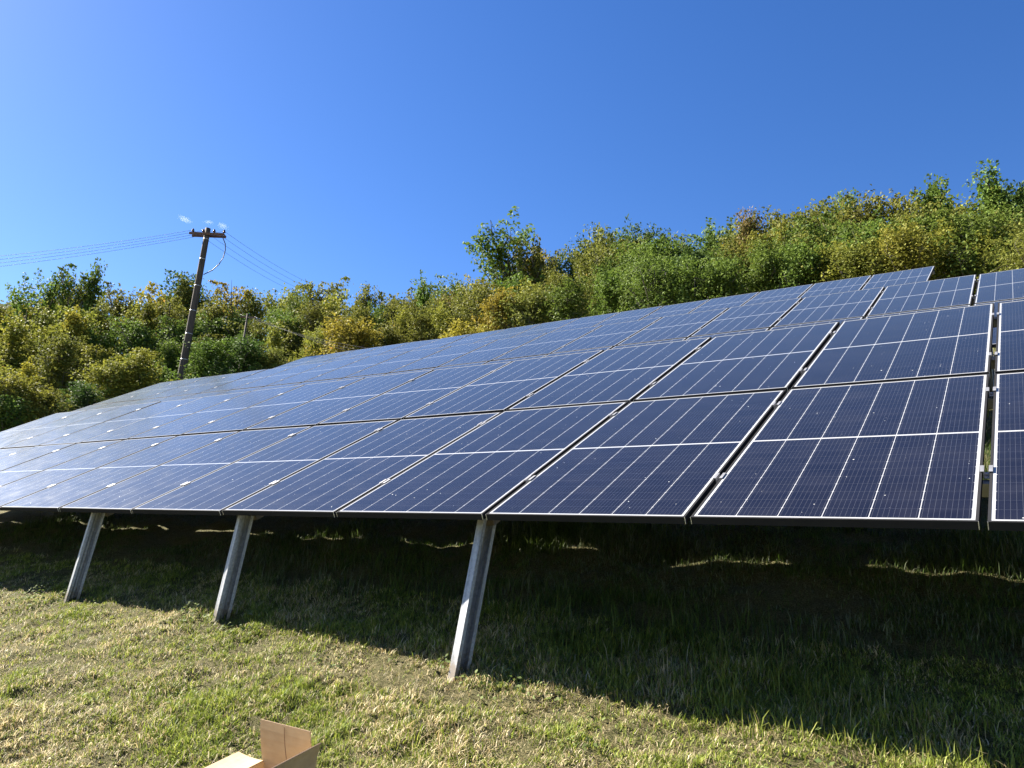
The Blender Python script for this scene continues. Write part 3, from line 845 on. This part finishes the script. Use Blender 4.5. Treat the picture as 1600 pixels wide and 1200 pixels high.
# a far wooded hill at the left edge
hx = np.linspace(-1, 1, 60); hy = np.linspace(-1, 1, 40)
HX, HY = np.meshgrid(hx, hy)
hc = at_dist(-70, 470, 260)
HZ = np.clip(1 - (HX ** 2 + HY ** 2), 0, None) ** 0.8 * 46 + 5 * vnoise(HX * 22, HY * 15) + 3 * vnoise(HX * 50, HY * 40)
hm = MB()
hm.v = [(float(a) * 95, float(b) * 70, float(z_)) for a, b, z_ in zip(HX.ravel(), HY.ravel(), HZ.ravel())]
for j in range(39):
    for i in range(59): hm.face([j * 60 + i, j * 60 + i + 1, (j + 1) * 60 + i + 1, (j + 1) * 60 + i], 0, True)
hmat = NT('far_wooded_hill')
hmat.set(base=hmat.ramp(hmat.noise(hmat.coord(), 0.5, 8, 0.7), [(0.35, (0.02, 0.035, 0.02)), (0.65, (0.07, 0.09, 0.045))]), rough=1.0)
hmat.bump(hmat.noise(hmat.coord(), 0.6, 6), 3.0)
ho = tag(link_mesh('hill', hm.mesh('hill', [hmat.mat])), kind='structure')
ho.location = (hc.x, hc.y, hc.z - 48)

# ------------------------------------------------------------------ grass
def blades(name, XY, length, width, lean, tint, seed, lie=0.0):
    r = np.random.RandomState(seed); n = len(XY)
    z = ground_np(XY[:, 0], XY[:, 1]) - 0.006
    p0 = np.c_[XY, z]
    az = r.uniform(0, 2 * np.pi, n)
    d = np.stack([np.cos(az), np.sin(az), np.zeros(n)], -1)
    s = np.stack([-np.sin(az), np.cos(az), np.zeros(n)], -1)
    tw = r.uniform(-0.9, 0.9, n)[:, None]
    s = s * np.cos(tw) + d * np.sin(tw)
    L = length[:, None]; W = width[:, None] / 2; ln = lean[:, None]
    up = np.array([0, 0, 1.0])
    m1 = p0 + up * L * 0.55 * np.sqrt(np.clip(1 - (ln * 0.6) ** 2, 0.02, 1)) + d * L * ln * 0.33
    t1 = p0 + up * L * np.sqrt(np.clip(1 - ln ** 2, 0.01, 1)) + d * L * ln
    v = np.stack([p0 - s * W, p0 + s * W, m1 + s * W * 0.8, m1 - s * W * 0.8, t1], 1)
    me = bpy.data.meshes.new(name)
    me.vertices.add(5 * n); me.vertices.foreach_set('co', v.astype(np.float32).ravel())
    base = np.arange(n, dtype=np.int32)[:, None] * 5
    lo = np.concatenate([base + np.array([[0, 1, 2, 3]]), base + np.array([[3, 2, 4]])], 1).astype(np.int32)
    me.loops.add(7 * n); me.polygons.add(2 * n)
    me.loops.foreach_set('vertex_index', lo.ravel())
    st = (np.arange(n, dtype=np.int32)[:, None] * 7 + np.array([[0, 4]], dtype=np.int32)).ravel()
    me.polygons.foreach_set('loop_start', st.astype(np.int32))
    at = me.color_attributes.new('leaf', 'FLOAT_COLOR', 'POINT')
    col = np.ones((n, 4), np.float32); col[:, :3] = tint
    at.data.foreach_set('color', np.repeat(col, 5, 0).ravel())
    me.update(calc_edges=True)
    return me
gm = NT('grass_blades')
at = gm.n('ShaderNodeAttribute', attribute_name='leaf')
tr = gm.n('ShaderNodeBsdfTranslucent'); gm.put(tr.inputs[0], at.outputs['Color'])
gm.set(base=at.outputs['Color'], rough=0.6, spec=0.25)
mx = gm.n('ShaderNodeMixShader'); mx.inputs[0].default_value = 0.3
gm.t.links.new(gm.bsdf.outputs[0], mx.inputs[1]); gm.t.links.new(tr.outputs[0], mx.inputs[2]); gm.t.links.new(mx.outputs[0], gm.out.inputs[0])

def scatter(n, x0, x1, y0, y1, seed, near=True):
    r = np.random.RandomState(seed)
    XY = np.c_[r.uniform(x0, x1, n * 3), r.uniform(y0, y1, n * 3)]
    # thin out with distance and outside the view
    q = np.c_[XY, ground_np(XY[:, 0], XY[:, 1], False)] - np.array(CAM_POS)
    zf = q @ np.array(FWD); px = 800 + FPX * (q @ np.array(RIGHT)) / np.maximum(zf, 0.05); py = 600 - FPX * (q @ np.array(UP)) / np.maximum(zf, 0.05)
    ok = (zf > 0.5) & (px > -260) & (px < 1860) & (py < 1420)
    keep = r.rand(len(XY)) < np.clip((3.4 / np.maximum(zf, 0.5)) ** 1.3, 0.10, 1)
    XY = XY[ok & keep]
    return XY[:n]
GREEN = np.array([[0.135, 0.175, 0.022], [0.190, 0.225, 0.032], [0.240, 0.260, 0.050], [0.095, 0.125, 0.022]])
STRAW = np.array([[0.33, 0.27, 0.135], [0.40, 0.335, 0.19], [0.23, 0.175, 0.085], [0.46, 0.39, 0.25]])
def tints(XY, r, dry):
    n = len(XY)
    d = np.clip(dry + 0.55 * vnoise(XY[:, 0] * 1.3 + 40, XY[:, 1] * 1.3) + 0.7 * vnoise(XY[:, 0] * 4.1, XY[:, 1] * 4.1 + 7), 0.02, 0.95)
    isdry = r.rand(n) < d
    t = np.where(isdry[:, None], STRAW[r.randint(0, 4, n)], GREEN[r.randint(0, 4, n)])
    return t * r.uniform(0.75, 1.2, (n, 1)), isdry
# mown turf in front: tufts of short blades, with mats of dry clippings and gaps down to the soil
r = np.random.RandomState(5)
def tufts(n, x0, x1, y0, y1, seed, per, spread):
    c_ = scatter(n, x0, x1, y0, y1, seed)
    rr = np.random.RandomState(seed + 1)
    dn = 0.62 + 1.1 * vnoise(c_[:, 0] * 2.3, c_[:, 1] * 2.3) + 0.9 * vnoise(c_[:, 0] * 6.1 + 5, c_[:, 1] * 6.1)
    bare = np.exp(-(((c_[:, 0] + 1.62) / 0.34) ** 2 + ((c_[:, 1] + 0.16) / 0.17) ** 2)) + 0.8 * np.exp(-(((c_[:, 0] + 1.1) / 0.28) ** 2 + ((c_[:, 1] + 0.17) / 0.12) ** 2)) + 0.7 * np.exp(-(((c_[:, 0] + 4.6) / 0.4) ** 2 + ((c_[:, 1] + 0.75) / 0.16) ** 2))
    c_ = c_[rr.rand(len(c_)) < np.clip(dn, 0.3, 1) * np.clip(1 - 0.95 * bare, 0.05, 1)]
    k = rr.randint(per // 2, per * 3 // 2, len(c_))
    idx = np.repeat(np.arange(len(c_)), k)
    sp = spread * rr.uniform(0.5, 1.6, len(c_))[idx][:, None]
    return c_[idx] + rr.normal(0, 1, (len(idx), 2)) * sp, idx, rr.rand(len(c_))[idx]
XY, idx, tf = tufts(62000, -11.5, 3.2, -2.9, 0.9, 21, 10, 0.013)
t, isdry = tints(XY, r, 0.27)
t = t * (0.95 + 0.6 * tf[:, None])
n = len(XY)
hgt = r.uniform(0.012, 0.040, n) * (0.65 + 0.8 * tf) * (1 + 1.2 * np.clip(vnoise(XY[:, 0] * 3.7 + 2, XY[:, 1] * 3.7), -0.3, 0.5))
lean = np.where(isdry, r.uniform(0.5, 0.98, n), r.uniform(0.25, 0.95, n))
ge = blades('turf', XY, hgt * np.where(isdry, 1.3, 1.0), r.uniform(0.0025, 0.006, n), lean, t, 6)
# long grass in the shade under the table, and along the shadow edge
XY2, idx2, tf2 = tufts(17000, -11.5, 4.5, -0.02, 5.6, 22, 9, 0.03)
XS, idxs, tfs = tufts(9000, -10.5, 3.5, 1.15, 2.7, 33, 12, 0.03)
msk = vnoise(XS[:, 0] * 1.1 + 3, XS[:, 1] * 0.7) + 0.5 * vnoise(XS[:, 0] * 3.7, XS[:, 1] * 2.0)
XS = XS[msk > -0.02]; tfs = tfs[msk > -0.02]
XY2 = np.r_[XY2, XS]; tf2 = np.r_[tf2, tfs * 1.5 + 0.25]
n2 = len(XY2)
t2, dry2 = tints(XY2, r, 0.16)
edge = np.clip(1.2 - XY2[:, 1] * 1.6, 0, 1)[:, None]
t2 = t2 * (edge + (1 - edge) * np.array([[0.36, 0.48, 0.46]]))  # table's shade put into the blade colour, darker away from the front edge
tall = np.clip(0.55 + 1.5 * vnoise(XY2[:, 0] * 0.9 + 11, XY2[:, 1] * 1.3), 0.2, 1.3) * np.clip((XY2[:, 0] + 10) / 9, 0.4, 1.15)
h2 = r.uniform(0.06, 0.24, n2) * (0.5 + tf2) * tall * np.clip(0.32 + (XY2[:, 1] - 0.15) * 1.1, 0.32, 1.0) * np.where(XY2[:, 1] > 1.2, 0.8, 1.0)
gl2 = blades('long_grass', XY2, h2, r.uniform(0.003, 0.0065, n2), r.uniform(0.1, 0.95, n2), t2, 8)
# dry clippings lying loose on the turf
XC = scatter(26000, -11.5, 3.2, -2.9, 0.5, 41)
nc = len(XC)
clip_me = blades('clippings', XC, r.uniform(0.03, 0.085, nc), r.uniform(0.0018, 0.0034, nc), np.full(nc, 0.985), STRAW[r.randint(0, 4, nc)] * r.uniform(0.7, 1.1, (nc, 1)), 12)
# rough grass further up the slope between the tables
XY3 = np.c_[r.uniform(-26, 6, 26000), r.uniform(5, 19, 26000)]
t3, dry3 = tints(XY3, r, 0.3)
gl3 = blades('rough_grass', XY3, r.uniform(0.08, 0.3, len(XY3)), r.uniform(0.006, 0.014, len(XY3)), r.uniform(0.2, 0.9, len(XY3)), t3, 9)
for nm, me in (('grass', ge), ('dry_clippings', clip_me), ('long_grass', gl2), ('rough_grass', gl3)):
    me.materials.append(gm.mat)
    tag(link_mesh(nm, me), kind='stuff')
# low broad-leaved weeds along the shadow edge
wm = leaf_material('weed_leaves', (0.075, 0.105, 0.025), (0.16, 0.19, 0.06), (0.22, 0.21, 0.12))
ctr = []
for i in range(70):
    wx = r.uniform(-9.5, 1.5); wy = 0.1 + r.normal(0, 0.22) if r.rand() < 0.6 else r.uniform(-1.8, 0.1)
    ctr.append((wx, wy, r.uniform(0.04, 0.13), r.randint(8, 28)))
for (wx, wy) in ((-5.7, 0.0), (-5.9, -0.1), (-5.55, -0.15), (-6.2, 0.05), (-3.6, 0.0), (-3.2, 0.05), (-3.75, -0.08), (-1.15, 0.1), (-1.0, 0.12)):
    for q in range(2): ctr.append((wx + r.normal(0, 0.1), wy + r.normal(0, 0.07), r.uniform(0.08, 0.16), 40))
pc, pn, ps, pcol = [], [], [], []
for (wx, wy, rad, k) in ctr:
    zz = ground(wx, wy); hu = r.rand()
    for q in range(k):
        a = r.uniform(0, 6.28); d_ = rad * math.sqrt(r.rand())
        pc.append((wx + math.cos(a) * d_, wy + math.sin(a) * d_, zz + r.uniform(0.005, 0.07) * (1.3 - d_ / rad)))
        pn.append((math.cos(a) * 0.5 + r.normal(0, 0.4), math.sin(a) * 0.5 + r.normal(0, 0.4), 0.9))
        ps.append(r.uniform(0.008, 0.019)); pcol.append((np.clip(hu * 0.6 + r.rand() * 0.5, 0, 1), r.rand(), 0))
we = quads_mesh('weeds', np.array(pc), np.array(pn), r.normal(0, 1, (len(pc), 3)), np.array(ps) * 1.1, np.array(ps) * 0.9, np.array(pcol), 0.12)
we.materials.append(wm)
tag(link_mesh('weeds', we), kind='stuff')

# ------------------------------------------------------------------ cardboard box
cb = NT('corrugated_cardboard')
mp = cb.n('ShaderNodeMapping'); cb.put(mp.inputs[0], cb.coord()); mp.inputs['Scale'].default_value = (8, 90, 90)
f1 = cb.noise(mp.outputs[0], 1.0, 3); f2 = cb.noise(cb.coord(), 18, 5, 0.6)
cb.set(base=cb.mix(0.5, cb.ramp(f1, [(0.3, (0.41, 0.295, 0.17)), (0.7, (0.48, 0.36, 0.215))]), cb.ramp(f2, [(0.3, (0.39, 0.28, 0.155)), (0.7, (0.50, 0.38, 0.235))])), rough=0.85, spec=0.15)
M_CARD = cb.mat
M_CREASE = simple('cardboard_crease', (0.20, 0.13, 0.075), 0.9)
b0 = CAM_POS + ray(412, 1188) * 3.05
ev = Vector((1, 0, 0)); upb = Vector((0, -0.23, 0.973)).normalized(); nv = ev.cross(upb).normalized()
H = 0.31
BW, BL, BT = 0.258, 0.36, 0.004
mw = Matrix((ev, nv * -1, upb)).transposed().to_4x4()     # local x along the back edge, y away from the camera, z square to the slope
mw.translation = b0 - upb * H
box = empty('cardboard_box', mw)
tag(box, 'open brown cardboard box with raised flaps on the grass at the bottom edge', 'cardboard box')
m = MB()
m.box(0, BW, -BT, 0, 0, H); m.box(0, BW, -BL, -BL + BT, 0, H)
m.box(0, BT, -BL + BT, -BT, 0, H); m.box(BW - BT, BW, -BL + BT, -BT, 0, H)
m.box(BT, BW - BT, -BL + BT, -BT, 0.002, 0.006)
link_mesh('body', m.mesh('body', [M_CARD]), box)
def flap(p, q, out, ln, seam=None):
    """a board hinged on p-q that reaches ln along the direction out"""
    m = MB(); p = Vector(p); q = Vector(q); o = Vector(out).normalized()
    th = (q - p).normalized().cross(o) * (BT / 2)
    e = (q - p) * 0.015
    N_ = 5
    for i in range(N_):
        a0, a1 = i / N_, (i + 1) / N_
        bow = lambda a: th.normalized() * (0.006 * math.sin(a * 2.6))
        m.hexa([pp + o * (ln * a) + e * s_ * a + bow(a) + th * k for (pp, s_) in ((p, 1), (q, -1)) for a in (a0, a1) for k in (-1, 1)])
    if seam is not None:
        c0 = p.lerp(q, seam)
        u_ = (q - p).normalized(); n_ = th.normalized()
        for i in range(N_):
            a0, a1 = max(i / N_, 0.03), min((i + 1) / N_, 0.97)
            for zz in ((1.02, 1.3), (-1.3, -1.02)):
                m.hexa([c0 + u_ * w + o * (ln * a) + th * z + n_ * (0.006 * math.sin(a * 2.6)) for w in (-0.0017, 0.0017) for a in (a0, a1) for z in zz], 1)
    # torn paper edge of the board along its free side
    p1 = p + o * ln; q1 = q + o * ln; n_ = th.normalized() * (0.006 * math.sin(2.6))
    m.hexa([pp + o * d_ + n_ + th * k for pp in (p1 + e, q1 - e) for d_ in (0.0002, 0.0016) for k in (-0.85, 0.85)], 1)
    return link_mesh('flap', m.mesh('flap', [M_CARD, M_CREASE]), box)
flap((0, -0.002, H), (BW, -0.002, H), (-0.07, 0.06, 1), 0.136, 0.50)
flap((0.002, 0 - 0.004, H), (0.002, -BL + 0.004, H), (-1, 0, 0.10), 0.125)
flap((BW - 0.002, -0.004, H), (BW - 0.002, -BL + 0.004, H), (0.45, 0, 1), 0.125)
flap((0, -BL + 0.002, H), (BW, -BL + 0.002, H), (0, -1, -0.25), 0.15)

# ------------------------------------------------------------------ small clouds near the pole top
vol = bpy.data.materials.new('cloud_vapour'); vol.use_nodes = True
nt = vol.node_tree
for q in list(nt.nodes):
    if q.type == 'BSDF_PRINCIPLED': nt.nodes.remove(q)
pv = nt.nodes.new('ShaderNodeVolumePrincipled'); pv.inputs['Color'].default_value = (1, 1, 1, 1); pv.inputs['Anisotropy'].default_value = 0.3
tc = nt.nodes.new('ShaderNodeTexCoord'); no = nt.nodes.new('ShaderNodeTexNoise'); no.inputs['Scale'].default_value = 3.4; no.inputs['Detail'].default_value = 5
le = nt.nodes.new('ShaderNodeVectorMath'); le.operation = 'LENGTH'
mr = nt.nodes.new('ShaderNodeMapRange'); mr.inputs[1].default_value = 1.0; mr.inputs[2].default_value = 0.1; mr.inputs[3].default_value = 0; mr.inputs[4].default_value = 1
ad = nt.nodes.new('ShaderNodeMath'); ad.operation = 'ADD'
m2 = nt.nodes.new('ShaderNodeMapRange'); m2.inputs[1].default_value = 0.80; m2.inputs[2].default_value = 1.30; m2.inputs[3].default_value = 0; m2.inputs[4].default_value = 0.012
nt.links.new(tc.outputs['Object'], no.inputs['Vector']); nt.links.new(tc.outputs['Object'], le.inputs[0]); nt.links.new(le.outputs['Value'], mr.inputs[0])
nt.links.new(mr.outputs[0], ad.inputs[0]); nt.links.new(no.outputs[0], ad.inputs[1]); nt.links.new(ad.outputs[0], m2.inputs[0]); nt.links.new(m2.outputs[0], pv.inputs['Density'])
nt.links.new(pv.outputs[0], nt.nodes['Material Output'].inputs['Volume'])
for (x, y, w, h, ang, lab) in ((289, 343, 15, 6, -24, 'small white wisp of cloud left of the pole top'), (326, 347, 10, 4, -5, 'faint thin cloud wisp right above the pole top'),
                               (348, 353, 12, 6, -28, 'small white wisp of cloud right of the pole top')):
    D = 900
    bm = bmesh.new(); bmesh.ops.create_icosphere(bm, subdivisions=3, radius=1.0)
    me = bpy.data.meshes.new('cloud'); bm.to_mesh(me); bm.free(); me.materials.append(vol)
    o = link_mesh('cloud', me)
    p = at_dist(x, y, D); k = (p - CAM_POS).dot(FWD) / FPX
    rot = Matrix((RIGHT, FWD, UP)).transposed().to_4x4() @ Matrix.Rotation(R_(-ang), 4, 'Y')
    o.matrix_world = Matrix.Translation(p) @ rot @ Matrix.Diagonal((w * k * 1.1, w * k * 0.8, h * k * 1.2, 1))
    tag(o, lab, 'cloud', 'small clouds near the pole top')
